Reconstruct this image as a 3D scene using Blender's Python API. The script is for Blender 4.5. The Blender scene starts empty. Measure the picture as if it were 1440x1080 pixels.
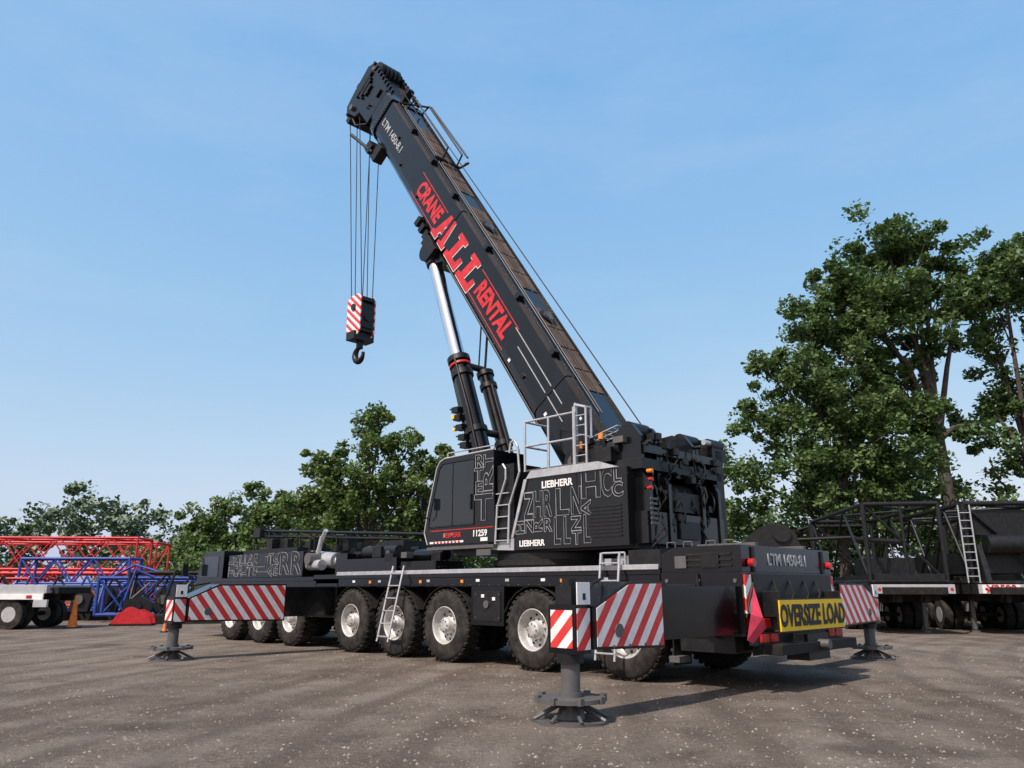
import bpy, math, random
import numpy as np
from mathutils import Vector, Matrix
import bmesh
random.seed(7)
scene=bpy.context.scene
R=math.radians

# ---------------------------------------------------------------- materials
def mk(name):
    m=bpy.data.materials.new(name); m.use_nodes=True
    nt=m.node_tree; return m,nt,nt.nodes['Principled BSDF']
def mat(name,col,rough=.5,metal=0,var=.25,scale=6,bump=0,bscale=60,coat=0,dirt=None,dirtamt=.3,spec=None):
    m,nt,b=mk(name); N=nt.nodes; L=nt.links
    tc=N.new('ShaderNodeTexCoord')
    n=N.new('ShaderNodeTexNoise'); n.inputs['Scale'].default_value=scale; n.inputs['Detail'].default_value=4; n.inputs['Roughness'].default_value=.65
    L.new(tc.outputs['Object'],n.inputs['Vector'])
    mix=N.new('ShaderNodeMixRGB')
    d=dirt if dirt else tuple(min(1,c*(1+var)) for c in col)
    lo=col if dirt else tuple(c*(1-var) for c in col)
    mix.inputs[1].default_value=(*lo,1); mix.inputs[2].default_value=(*d,1)
    r=N.new('ShaderNodeMapRange'); r.inputs[1].default_value=.4; r.inputs[2].default_value=.75
    r.inputs[4].default_value=dirtamt if dirt else 1
    L.new(n.outputs['Fac'],r.inputs[0]); L.new(r.outputs[0],mix.inputs[0]); L.new(mix.outputs[0],b.inputs['Base Color'])
    r2=N.new('ShaderNodeMapRange'); r2.inputs[3].default_value=max(.03,rough-.06); r2.inputs[4].default_value=min(1,rough+.12)
    L.new(n.outputs['Fac'],r2.inputs[0]); L.new(r2.outputs[0],b.inputs['Roughness'])
    b.inputs['Metallic'].default_value=metal
    if coat: b.inputs['Coat Weight'].default_value=coat; b.inputs['Coat Roughness'].default_value=.06
    if spec is not None: b.inputs['Specular IOR Level'].default_value=spec
    if bump:
        n2=N.new('ShaderNodeTexNoise'); n2.inputs['Scale'].default_value=bscale; L.new(tc.outputs['Object'],n2.inputs['Vector'])
        bp=N.new('ShaderNodeBump'); bp.inputs['Strength'].default_value=bump; bp.inputs['Distance'].default_value=.01
        L.new(n2.outputs['Fac'],bp.inputs['Height']); L.new(bp.outputs[0],b.inputs['Normal'])
    return m
def stripes(name,c1,c2,k,vec,rough=.4,off=0.0):
    m,nt,b=mk(name); N=nt.nodes; L=nt.links
    tc=N.new('ShaderNodeTexCoord'); d=N.new('ShaderNodeVectorMath'); d.operation='DOT_PRODUCT'
    d.inputs[1].default_value=vec; L.new(tc.outputs['Object'],d.inputs[0])
    mu=N.new('ShaderNodeMath'); mu.operation='MULTIPLY_ADD'; mu.inputs[1].default_value=k; mu.inputs[2].default_value=100+off; L.new(d.outputs['Value'],mu.inputs[0])
    fr=N.new('ShaderNodeMath'); fr.operation='FRACT'; L.new(mu.outputs[0],fr.inputs[0])
    g=N.new('ShaderNodeMath'); g.operation='GREATER_THAN'; g.inputs[1].default_value=.5; L.new(fr.outputs[0],g.inputs[0])
    mx=N.new('ShaderNodeMixRGB'); mx.inputs[1].default_value=(*c1,1); mx.inputs[2].default_value=(*c2,1); L.new(g.outputs[0],mx.inputs[0])
    n=N.new('ShaderNodeTexNoise'); n.inputs['Scale'].default_value=9; n.inputs['Detail'].default_value=6; L.new(tc.outputs['Object'],n.inputs['Vector'])
    r=N.new('ShaderNodeMapRange'); r.inputs[1].default_value=.45; r.inputs[2].default_value=.8; r.inputs[4].default_value=.3; L.new(n.outputs['Fac'],r.inputs[0])
    m2=N.new('ShaderNodeMixRGB'); m2.inputs[2].default_value=(.25,.2,.16,1); L.new(mx.outputs[0],m2.inputs[1]); L.new(r.outputs[0],m2.inputs[0])
    L.new(m2.outputs[0],b.inputs['Base Color']); b.inputs['Roughness'].default_value=rough
    return m
BLK=mat('black_paint',(.0025,.0032,.0042),.22,coat=.25,dirt=(.02,.02,.021),dirtamt=.12,scale=2.5,spec=.35)
BLK2=mat('dark_steel',(.005,.0055,.0065),.42,dirt=(.035,.031,.028),dirtamt=.35,scale=8,spec=.4)
UND=mat('underbody',(.007,.007,.007),.7,dirt=(.045,.038,.03),dirtamt=.5,scale=7,spec=.3)
GRY=mat('grey_steel',(.10,.10,.10),.5,metal=.3,dirt=(.2,.17,.14))
ALU=mat('aluminium',(.50,.51,.52),.4,metal=.5,var=.15)
CHR=mat('chrome_rod',(.82,.84,.86),.12,metal=1,var=.03)
RIM=mat('wheel_rim',(.52,.52,.50),.45,metal=.25,dirt=(.18,.145,.115),dirtamt=.65)
RUB=mat('tyre_rubber',(.010,.010,.010),.8,dirt=(.09,.075,.06),dirtamt=.6,scale=5,bump=.3,spec=.3)
RED=mat('red_paint',(.58,.02,.025),.4)
LRED=mat('lens_red',(.5,.02,.02),.15)
ORG=mat('lens_orange',(.8,.25,.03),.2)
WHT=mat('white_paint',(.75,.75,.73),.45,var=.08)
LIN=mat('decal_grey',(.38,.39,.40),.45,var=.1)
DEC=mat('decal_outline',(.26,.27,.28),.5,var=.1)
YEL=mat('sign_yellow',(.85,.55,.01),.5,var=.06)
INK=mat('ink_black',(.008,.008,.008),.5)
GLS=mat('dark_glass',(.006,.010,.012),.04,coat=.3,var=.05)
BRN=mat('grip_panel',(.11,.07,.045),.85,var=.4,scale=3,bump=.5,bscale=40)
SC=((.75,.74,.72),(.60,.025,.025))
CHV=stripes('chevron_rear',*SC,3.6,(1,-1,-.8)); CHVB=stripes('chevron_rear_mirrored',*SC,3.6,(1,-1,.8))
CHVS=stripes('chevron_side',*SC,3.6,(1,1,1))
CHVH=stripes('chevron_hook',*SC,3.6,(-1,1,1.2))
FLAG=mat('flag_cloth',(.85,.06,.11),.8)
CONE=mat('cone_orange',(.8,.2,.03),.6)
REDL=mat('red_lattice',(.55,.015,.02),.45)
BLUL=mat('blue_lattice',(.02,.06,.30),.45)
WOOD=mat('timber',(.22,.15,.09),.8,var=.4)
ROPE=mat('steel_rope',(.01,.01,.01),.7)

# ---------------------------------------------------------------- mesh builder
class MB:
    def __init__(s): s.v=[];s.f=[];s.mi=[];s.mats=[];s.M=Matrix.Identity(4)
    def add(s,vs,fs,m,sm=False):
        if m not in s.mats: s.mats.append(m)
        k=len(s.v); i=s.mats.index(m)
        s.v+= [tuple(s.M@Vector(p)) for p in vs]
        for f in fs: s.f.append(tuple(k+a for a in f)); s.mi.append((i,sm))
    def box(s,x0,x1,y0,y1,z0,z1,m):
        s.add([(x0,y0,z0),(x1,y0,z0),(x1,y1,z0),(x0,y1,z0),(x0,y0,z1),(x1,y0,z1),(x1,y1,z1),(x0,y1,z1)],
              [(0,3,2,1),(4,5,6,7),(0,1,5,4),(1,2,6,5),(2,3,7,6),(3,0,4,7)],m)
    def obox(s,c,sz,rot,m):
        o=s.M.copy(); s.M=o@Matrix.Translation(c)@rot
        a,b,d=[q/2 for q in sz]; s.box(-a,a,-b,b,-d,d,m); s.M=o
    def prism(s,poly,ax,a,b,m):
        n=len(poly)
        def P(p,t): return (p[0],t,p[1]) if ax=='y' else ((t,p[0],p[1]) if ax=='x' else (p[0],p[1],t))
        vs=[P(p,a) for p in poly]+[P(p,b) for p in poly]
        s.add(vs,[tuple(range(n)),tuple(range(2*n-1,n-1,-1))]+[(i,(i+1)%n,n+(i+1)%n,n+i) for i in range(n)],m)
    def cyl(s,p0,p1,r0,m,r1=None,n=14):
        p0=Vector(p0);p1=Vector(p1); r1=r0 if r1 is None else r1
        d=(p1-p0).normalized(); q=d.to_track_quat('Z','Y').to_matrix(); ex=q.col[0];ey=q.col[1]
        vs=[];cs=[(math.cos(2*math.pi*i/n),math.sin(2*math.pi*i/n)) for i in range(n)]
        for p,r in((p0,r0),(p1,r1)):
            for c,t in cs: vs.append(p+ex*(c*r)+ey*(t*r))
        s.add(vs,[(i,(i+1)%n,n+(i+1)%n,n+i) for i in range(n)],m,True)
        s.add(vs[:n],[tuple(range(n))],m); s.add(vs[n:],[tuple(range(n))],m)
    def tube(s,pts,r,m,n=8):
        for a,b in zip(pts[:-1],pts[1:]): s.cyl(a,b,r,m,n=n)
    def lathe(s,c,ax,prof,m,n=40):
        c=Vector(c);ax=Vector(ax).normalized(); q=ax.to_track_quat('Z','Y').to_matrix(); ex=q.col[0];ey=q.col[1]
        vs=[]
        for r,h in prof:
            for i in range(n):
                a=2*math.pi*i/n; vs.append(c+ax*h+ex*(r*math.cos(a))+ey*(r*math.sin(a)))
        fs=[]
        for k in range(len(prof)-1):
            for i in range(n):
                j=(i+1)%n; fs.append((k*n+i,k*n+j,(k+1)*n+j,(k+1)*n+i))
        s.add(vs,fs,m,True)
    def mesh(s,name,recalc=True):
        me=bpy.data.meshes.new(name); me.from_pydata(s.v,[],s.f)
        for m in s.mats: me.materials.append(m)
        for p,(i,sm) in zip(me.polygons,s.mi): p.material_index=i; p.use_smooth=sm
        if recalc:
            bm=bmesh.new(); bm.from_mesh(me); bmesh.ops.recalc_face_normals(bm,faces=bm.faces); bm.to_mesh(me); bm.free()
        return me
    def obj(s,name,parent=None,bevel=0):
        o=bpy.data.objects.new(name,s.mesh(name)); scene.collection.objects.link(o)
        if parent: o.parent=parent
        if bevel:
            b=o.modifiers.new('bevel','BEVEL'); b.width=bevel; b.segments=2; b.limit_method='ANGLE'; b.angle_limit=R(50)
        return o
def empty(name,loc=(0,0,0),rz=0):
    e=bpy.data.objects.new(name,None); e.location=loc; e.rotation_euler=(0,0,rz); scene.collection.objects.link(e); return e
def text(name,s,size,loc,ex,ey,m,parent,off=0,shear=0,ext=.004,outline=0,sx=1,align='CENTER'):
    c=bpy.data.curves.new(name,'FONT'); c.body=s; c.size=size; c.align_x=align; c.align_y='CENTER'
    c.offset=off; c.shear=shear; c.resolution_u=3
    if outline: c.fill_mode='NONE'; c.bevel_depth=outline; c.bevel_resolution=0
    else: c.extrude=ext
    c.materials.append(m)
    o=bpy.data.objects.new(name,c); scene.collection.objects.link(o); o.parent=parent
    ex=Vector(ex).normalized(); ey=Vector(ey).normalized(); ez=ex.cross(ey)
    Mx=Matrix(((ex.x*sx,ey.x,ez.x,loc[0]),(ex.y*sx,ey.y,ez.y,loc[1]),(ex.z*sx,ey.z,ez.z,loc[2]),(0,0,0,1)))
    o.matrix_local=Mx; return o

# ================================================================= CRANE
crane=empty('mobile_crane',(2.825,13.727,0),math.atan2(.7097,-.7045))
axles=[0,2.0,4.4,6.05,7.7,10.4,12.0,13.65]
# ---- wheel
w=MB()
w.lathe((0,0,0),(0,1,0),[(.33,-.05),(.36,-.01),(.40,0.0),(.5,.005),(.60,-.01),(.655,-.04),(.67,-.08),(.672,-.3),(.655,-.35),(.6,-.38),(.5,-.39),(.33,-.36)],RUB,48)
for k in range(34):
    a=2*math.pi*k/34
    for s_,hh in((1,-.115),(-1,-.275)):
        aa=a+(0 if s_>0 else math.pi/34)
        rot=Matrix.Rotation(-aa,4,'Y')@Matrix.Rotation(.35*s_,4,'X')
        c=Vector((0,hh,0))+Vector((math.cos(aa),0,math.sin(aa)))*.675
        w.obox(c,(.03,.17,.07),rot,RUB)
w.lathe((0,0,0),(0,1,0),[(.365,-.015),(.355,.0),(.34,-.01),(.325,-.04),(.315,-.10),(.29,-.15),(.25,-.165),(.20,-.15),(.155,-.14),(.15,-.03),(.13,-.005),(.10,.01),(.001,.012)],RIM,40)
for k in range(10):
    a=2*math.pi*k/10
    w.cyl((.185*math.cos(a),-.15,.185*math.sin(a)),(.185*math.cos(a),-.115,.185*math.sin(a)),.014,GRY,n=6)
    a+=math.pi/10
    w.cyl((.262*math.cos(a),-.17,.262*math.sin(a)),(.262*math.cos(a),-.155,.262*math.sin(a)),.028,INK,n=10)  # black discs stand in for the shade inside the rim holes
for k in range(8):
    a=2*math.pi*k/8; w.cyl((.105*math.cos(a),0,.105*math.sin(a)),(.105*math.cos(a),.022,.105*math.sin(a)),.012,GRY,n=6)
wm=w.mesh('wheel')
for i,x in enumerate(axles):
    for sd in(1,-1):
        o=bpy.data.objects.new('wheel_%d_%s'%(i+1,'left' if sd>0 else 'right'),wm); scene.collection.objects.link(o)
        o.parent=crane; o.location=(x,1.5*sd,.685); o.rotation_euler=(0,random.uniform(0,6),0 if sd>0 else math.pi)

# ---- carrier
c=MB()
c.prism([(-1.9,.9),(15.2,.9),(15.6,1.1),(15.6,1.6),(-1.9,1.6)],'y',-.62,.62,UND)
for x in axles:
    c.cyl((x,-1.15,.685),(x,1.15,.685),.1,UND); c.box(x-.22,x+.22,-.3,.3,.5,.9,UND)
    for y in(.85,-.85):
        c.cyl((x+.25,y,.6),(x+.1,y*.95,1.5),.06,BLK2); c.box(x-.3,x+.3,y-.06,y+.06,.62,.76,UND)
# deck
c.box(-.72,9.4,-1.48,1.48,1.60,1.70,BLK)
c.box(-.70,8.35,1.40,1.50,1.70,1.755,ALU); c.box(-.70,8.35,1.485,1.505,1.675,1.70,ALU)
c.box(-.70,8.35,-1.50,-1.40,1.70,1.755,ALU)
c.box(9.4,15.2,-1.48,1.48,1.56,1.66,BLK)
# side skirts
for y0,y1 in((1.38,1.47),(-1.47,-1.38)):
    c.box(-.7,8.3,y0,y1,1.43,1.60,BLK); c.box(9.3,15.3,y0,y1,1.40,1.56,BLK)
for (a,b) in ((2.75,3.65),(8.45,9.62),(1.0-.22,1.22),(14.4,14.9)):
    for sg in(1,-1):
        ys=sorted((sg*1.0,sg*1.46)); c.box(a,b,ys[0],ys[1],.72,1.44,BLK)
        c.box(a+.08,b-.08,min(sg*1.46,sg*1.475),max(sg*1.46,sg*1.475),.80,1.34,BLK2)
c.box(9.65,10.0,1.3,1.46,.75,1.4,BLK); c.cyl((3.2,1.48,1.1),(3.2,1.5,1.1),.07,GRY,n=16)
for x in(2.86,3.5): 
    for z in(.86,1.28): c.cyl((x,1.47,z),(x,1.49,z),.015,GRY,n=6)
# fenders
for x in axles:
    for sg in(1,-1):
        ys=sorted((sg*1.02,sg*1.46)); c.box(x-.72,x+.72,ys[0],ys[1],1.415,1.43,UND)
        pts=[]
        for k in range(9):
            a=math.pi*(.12+.76*k/8); pts.append((x+.78*math.cos(a),.685+.745*math.sin(a)))
        poly=pts+[(x+(p[0]-x)*1.03,.685+(p[1]-.685)*1.02) for p in reversed(pts)]
        c.prism(poly,'y',ys[0],ys[1],UND)
# small side fittings
for x,z in((3.0,1.2),(3.3,1.25),(5.2,1.52),(1.3,1.52),(7.0,1.52),(3.9,1.52)):
    c.box(x-.04,x+.04,1.475,1.49,z-.03,z+.03,ORG if z>1.4 else WHT)
for x in(.3,1.7,2.6,3.4,4.9,6.6,7.6): c.box(x,x+.10,1.47,1.483,1.51,1.56,WHT if int(x)%2 else LIN)
for k in range(34): c.cyl((-.5+k*.26,1.47,1.455),(-.5+k*.26,1.478,1.455),.01,GRY,n=6)
# hoses/air tanks under the deck
c.cyl((2.8,.9,.95),(3.6,.9,.95),.16,BLK2,n=20)
for x in(1.1,5.2,6.9,11.2,12.8): c.cyl((x-.25,.8,1.15),(x+.25,.8,1.15),.12,UND,n=16)
rh=random.Random(9)
for k in range(26):
    x=rh.uniform(-.5,14); c.tube([(x,1.2,1.42),(x+rh.uniform(-.1,.1),1.1,1.1),(x+rh.uniform(-.4,.4),.9,.85)],.016,UND,n=6)
# front cab
c.prism([(14.5,.75),(16.2,.65),(16.35,1.3),(16.2,1.75),(15.95,2.35),(15.75,2.45),(14.5,2.45)],'y',-1.45,1.45,BLK)
c.prism([(14.8,1.70),(16.02,1.70),(15.83,2.3),(14.8,2.3)],'y',1.452,1.462,GLS)
c.tube([(16.1,1.4,2.2),(16.4,1.7,2.3),(16.4,1.75,2.0)],.02,BLK2); c.box(16.36,16.42,1.68,1.85,1.75,2.1,BLK2)
# engine housing w/ decals
c.box(10.1,14.25,.55,1.40,1.67,2.30,BLK); c.box(10.0,14.3,-1.4,.5,1.67,2.2,BLK2)
c.box(10.6,13.6,.5,1.3,2.30,2.42,BLK2)
c.cyl((9.3,.9,2.05),(10.6,.9,2.15),.20,ALU,n=20); c.cyl((8.7,.7,1.9),(9.3,.9,2.05),.12,ALU)
c.cyl((9.5,1.2,1.95),(10.4,1.2,1.95),.13,ALU,n=18); c.cyl((9.9,1.05,2.1),(9.9,1.4,2.1),.15,GRY,n=18)
c.cyl((9.9,1.1,2.25),(9.75,1.1,2.65),.06,ALU); c.cyl((9.75,1.1,2.6),(9.5,1.15,2.8),.055,ALU)
c.box(9.0,10.0,-.9,.6,1.7,2.35,BLK2)
for k in range(14):
    x=random.uniform(9,14); y=random.uniform(-1,1.1); c.box(x,x+random.uniform(.15,.5),y,y+random.uniform(.1,.4),2.3,2.3+random.uniform(.1,.4),BLK2)
for k in range(8):
    x=random.uniform(9.2,13.8); c.tube([(x,1.0,2.3),(x,1.0,2.55+random.random()*.3),(x+random.uniform(-.6,.6),.9,2.5+random.random()*.3)],.02,BLK2)
# mid deck clutter
c.box(6.3,8.3,.2,1.3,1.7,2.05,BLK); c.box(5.0,6.2,.5,1.25,1.7,1.95,BLK2); c.box(6.6,7.6,-.6,.9,2.05,2.45,BLK2)
c.cyl((6.6,1.0,2.2),(7.9,1.0,2.2),.14,BLK2); c.cyl((5.2,.8,2.1),(6.2,.8,2.1),.13,BLK)
c.box(8.4,8.9,.1,1.2,1.7,2.2,BLK)
for k in range(20):
    x=rh.uniform(4.8,9.2); y=rh.uniform(.3,1.25); z=rh.uniform(1.9,2.2)
    c.box(x,x+rh.uniform(.1,.35),y,y+rh.uniform(.08,.2),z,z+rh.uniform(.05,.25),BLK2 if k%5 else GRY)
for y in(1.0,1.1,1.2): c.tube([(4.9,y,1.82),(6.2,y,1.84),(7.5,y-.05,1.8),(9.0,y-.1,1.85)],.02,UND,n=6)
# boom rest / stowed frame
for y in(.75,.35):
    c.cyl((13.7,y,3.02),(5.3,y,2.52),.035,BLK2)
    c.cyl((13.7,y,2.86),(7.0,y,2.5),.028,BLK2)
for k in range(13):
    t=k/12; x=13.6-6.4*t; z=3.0-.38*t
    c.cyl((x,.75,z),(x-.25,.75,z-.13),.015,BLK2,n=6); c.cyl((x,.75,z),(x,.35,z),.018,BLK2,n=6)
for x,z in((13.2,2.95),(11.6,2.85),(9.6,2.75),(7.6,2.62)):
    c.cyl((x,.75,1.9),(x,.75,z),.035,BLK2); c.cyl((x,.35,1.9),(x,.35,z),.035,BLK2)
c.box(13.5,13.9,.2,.9,2.82,3.08,BLK2)
# outrigger housings
c.box(8.36,9.36,-1.46,1.46,.72,1.50,BLK)
c.box(-2.1,-.74,-1.5,1.5,.74,1.62,BLK)
c.prism([(-2.1,1.62),(-.74,1.62),(-.74,1.9),(-1.0,2.0),(-2.1,2.0)],'y',-1.47,1.47,BLK)
c.box(-.72,-.1,.4,1.45,1.76,1.98,BLK2); c.box(-.5,.15,1.15,1.42,1.76,1.9,ALU)
c.box(.25,.5,1.2,1.45,1.757,1.86,ALU)
c.box(-1.75,-1.45,1.47,1.5,1.68,1.9,BLK2);c.box(-1.2,-1.0,1.47,1.5,1.68,1.86,GRY)
for z in(1.70,1.78,1.86): c.box(-1.95,-1.2,1.47,1.49,z,z+.03,UND)
for x in(-2.0,-1.4,-.85): c.cyl((x,1.5,1.5),(x,1.515,1.5),.03,GRY,n=8); c.cyl((x,1.5,.85),(x,1.515,.85),.03,GRY,n=8)
c.box(-1.95,-1.5,1.50,1.525,.95,1.4,BLK2); c.box(-1.35,-.85,1.50,1.52,1.0,1.45,BLK2); c.box(-1.3,-1.22,1.52,1.53,1.1,1.16,YEL)
c.tube([(-1.4,1.53,1.6),(-1.42,1.56,1.2),(-1.5,1.55,.8),(-1.7,1.5,.7)],.016,UND,n=6)
for x in(-1.9,-1.6,-1.2,-.9): c.tube([(x,1.3,2.0),(x,1.3,2.08),(x+.15,1.3,2.08),(x+.15,1.3,2.0)],.012,GRY,n=6)
# rear face furniture
c.box(-2.16,-2.1,-1.3,1.25,1.05,1.60,BLK2)
c.box(-2.22,-2.1,-1.42,1.42,.62,.80,BLK2)
c.box(-2.5,-2.22,-1.25,1.25,.50,.64,UND)
for y in(1.22,.95,-.95,-1.22): c.box(-2.25,-2.215,y-.11,y+.11,.66,.77,LRED)
c.cyl((-2.12,1.28,1.75),(-2.2,1.28,1.75),.06,LRED);c.cyl((-2.12,-1.28,1.75),(-2.2,-1.28,1.75),.06,LRED)
c.box(-2.45,-2.1,-.35,.35,.38,.75,BLK2); c.cyl((-2.62,0,.6),(-2.4,0,.6),.07,GRY)
c.box(-2.13,-2.1,1.28,1.46,1.05,1.58,CHV); c.box(-2.13,-2.1,-1.46,-1.28,1.05,1.58,CHVB)
c.box(-2.4,-2.1,1.0,1.05,1.0,1.35,BLK2); c.box(-2.4,-2.1,-1.05,-1.0,1.0,1.35,BLK2)
for y in(1.15,-1.15): c.box(-2.13,-2.1,y-.03,y+.03,1.62,1.98,BLK2)
for y in(.8,-.8): c.box(-2.0,-1.0,y-.05,y+.05,2.0,2.06,GRY)
for y in(-.7,-.3,.2,.7): c.tube([(-2.17,y,1.5),(-2.25,y+.05,1.3),(-2.2,y+.15,1.1)],.018,UND,n=6)
c.box(-2.3,-2.16,-1.2,-1.0,.85,1.0,ORG);c.box(-2.24,-2.16,1.0,1.2,.85,.98,LRED)
# mud flaps
for y0,y1 in((.95,1.42),(-1.42,-.95)): c.box(-.86,-.84,y0,y1,.28,.76,UND)
c.box(-1.9,-1.0,1.2,1.45,.50,.74,BLK2); c.box(-1.0,-.82,1.2,1.5,.33,.42,GRY)
c.tube([(-2.05,1.2,.8),(-2.15,1.3,.55),(-1.6,1.35,.5)],.02,UND)
# ladders
def ladder(mb,w_,top,bot,n,m,r=.018):
    T=Vector(top);B_=Vector(bot)
    for dx in(-w_/2,w_/2):
        d=Vector((dx,0,0)); mb.cyl(T+d,B_+d,r,m,n=8)
    for k in range(n):
        p=T.lerp(B_,(k+.6)/(n)); mb.box(p.x-w_/2,p.x+w_/2,p.y-.035,p.y+.035,p.z-.012,p.z+.012,m)
ladder(c,.38,(5.9,1.53,1.85),(5.9,1.88,.33),6,ALU,.022)
ladder(c,.38,(.2,1.53,1.95),(.2,1.75,.3),6,ALU,.022)
c.tube([(-.05,1.47,1.75),(-.05,1.47,1.95),(.42,1.47,1.95),(.42,1.47,1.75)],.016,ALU)
c.obj('carrier_chassis',crane,.008)

# oversize sign
s=MB(); s.box(-2.46,-2.43,-.97,1.15,.81,1.23,YEL); s.box(-2.44,-2.42,-.99,1.17,.79,1.25,INK)
s.box(-2.43,-2.2,.85,.9,.8,1.1,GRY); s.box(-2.43,-2.2,-.7,-.65,.8,1.1,GRY)
s.obj('oversize_sign_board',crane)
text('oversize_lettering','OVERSIZE LOAD',.40,(-2.466,.09,1.005),(0,-1,0),(0,0,1),INK,crane,off=.014,sx=.73)
text('rear_model_lettering','LTM 1450-8.1',.24,(-2.106,.05,1.80),(0,-1,0),(0,0,1),LIN,crane,off=.006,sx=.95)
# flag
f=MB()
f.add([(-2.25,1.46,1.42),(-2.32,1.72,1.05),(-2.28,1.80,.72),(-2.2,1.5,.66),(-2.3,1.28,.86),(-2.38,1.5,1.0)],[(0,1,5),(1,2,5),(2,3,5),(3,4,5),(4,0,5)],FLAG); f.cyl((-2.1,1.44,1.0),(-2.25,1.46,1.47),.012,GRY)
f.obj('flag',crane)

# ---- outriggers
def outrigger(name,xr,sg,yj,chv,yin=3.4):
    o=MB(); x0,x1=xr,xr+.52
    def Y(a,b): return sorted((sg*a,sg*b))
    y=Y(1.2,yin+.1); o.box(x0+.04,x1-.04,y[0],y[1],.78,1.42,BLK)
    ye=yj-.13
    p=[(sg*yin,.70),(sg*yin,1.48),(sg*(ye-.62),1.47),(sg*ye,1.20),(sg*ye,.74)]
    o.prism(p,'x',x0,x1,BLK)
    o.prism([(sg*(yin+.03),.73),(sg*(yin+.03),1.45),(sg*(ye-.64),1.44),(sg*(ye-.03),1.18),(sg*(ye-.03),.77)],'x',x0-.008,x0,chv)
    o.cyl((x0-.02,sg*(ye-.42),.93),(x0,sg*(ye-.42),.93),.075,GRY,n=20)
    for q in range(4): o.cyl((x0-.02,sg*(yin+.12+q*.3),.76),(x0-.008,sg*(yin+.12+q*.3),.76),.018,GRY,n=8)
    xm=(x0+x1)/2
    o.box(xm-.2,xm+.2,sg*yj-.13,sg*yj+.13,.70,1.22,BLK)
    o.box(xm-.21,xm-.2,sg*yj-.11,sg*yj+.11,.74,1.18,chv)
    yy=sg*yj+.13 if sg>0 else sg*yj-.14
    o.box(xm-.16,xm+.16,yy,yy+.01,.76,1.16,CHVS)
    o.box(xm-.12,xm+.12,sg*yj-.10,sg*yj+.10,1.22,1.42,BLK2); o.cyl((xm,sg*yj,1.4),(xm,sg*yj,1.5),.08,BLK2)
    o.box(xm-.225,xm-.21,sg*yj-.10,sg*yj+.12,1.22,1.46,WHT); o.box(xm-.228,xm-.225,sg*yj-.02,sg*yj+.03,1.27,1.34,INK)
    o.tube([(xm-.15,sg*yj,1.2),(xm-.1,sg*(yj-.3),1.45),(xm+.1,sg*(yj-.7),1.5)],.018,UND,n=6)
    o.cyl((xm,sg*yj,.70),(xm,sg*yj,.60),.15,BLK2,n=24)
    o.cyl((xm,sg*yj,.62),(xm,sg*yj,.22),.105,GRY,n=24)
    o.cyl((xm,sg*yj,.30),(xm,sg*yj,.24),.13,GRY,n=24)
    # float
    o.cyl((xm,sg*yj,.0),(xm,sg*yj,.03),.44,GRY,n=8); o.cyl((xm,sg*yj,.03),(xm,sg*yj,.22),.16,GRY,r1=.11,n=16)
    o.cyl((xm,sg*yj,.205),(xm,sg*yj,.25),.38,GRY,n=24)
    for k in range(8):
        a=math.pi*k/4+.2; ca,sa=math.cos(a),math.sin(a)
        o.tube([(xm+.1*ca,sg*yj+.1*sa,.18),(xm+.42*ca,sg*yj+.42*sa,.035)],.022,GRY,n=6)
        o.box(xm+.37*ca-.03,xm+.37*ca+.03,sg*yj+.37*sa-.03,sg*yj+.37*sa+.03,.2,.275,GRY)
    o.obj(name,crane,.006)
outrigger('outrigger_rear_left',-2.08,1,4.88,CHV,3.42)
outrigger('outrigger_rear_right',-1.45,-1,5.15,CHVB,3.3)
outrigger('outrigger_front_left',8.38,1,5.05,CHVB,2.75)
outrigger('outrigger_front_right',8.95,-1,5.0,CHV)

# ---- superstructure
u=MB()
u.cyl((2.5,0,1.70),(2.5,0,2.02),1.35,BLK2,n=40); u.cyl((2.5,0,1.8),(2.5,0,1.9),1.42,UND,n=40)
u.prism([(-.1,2.03),(4.4,2.03),(4.6,2.2),(-.1,2.2)],'y',-1.2,1.2,BLK2)
# left engine box
prof=[(-.08,2.07),(2.55,2.07),(2.55,2.62),(2.2,3.36),(-.08,3.36)]
u.prism(prof,'y',.62,1.38,BLK)
u.prism([(.1,3.36),(2.22,3.36),(2.10,3.50),(.5,3.50)],'y',.60,1.42,ALU)
u.prism([(2.55,2.07),(3.2,2.10),(3.05,2.22),(2.55,2.3)],'y',.8,1.40,ALU)
u.prism([(2.56,2.3),(2.62,2.3),(2.28,3.36),(2.2,3.36)],'y',1.35,1.41,ALU)
for k in range(9):
    z=2.22+k*.062; u.box(.05,.72,1.38,1.40,z,z+.03,BLK2)
u.box(1.0,1.03,1.381,1.386,2.1,3.34,UND); u.box(.0,.8,1.381,1.386,2.9,2.915,UND)
# right box
u.prism([(-.08,2.07),(3.2,2.07),(3.0,3.2),(-.08,3.2)],'y',-1.38,-.62,BLK)
# cheeks
for y in(.60,-.68):
    u.prism([(-.25,2.1),(4.3,2.2),(3.6,2.9),(2.0,3.6),(1.4,4.1),(.3,4.2),(-.2,3.9)],'y',y,y+.08,BLK)
u.box(-.2,.6,-.6,.6,2.1,2.6,BLK2)
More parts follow.
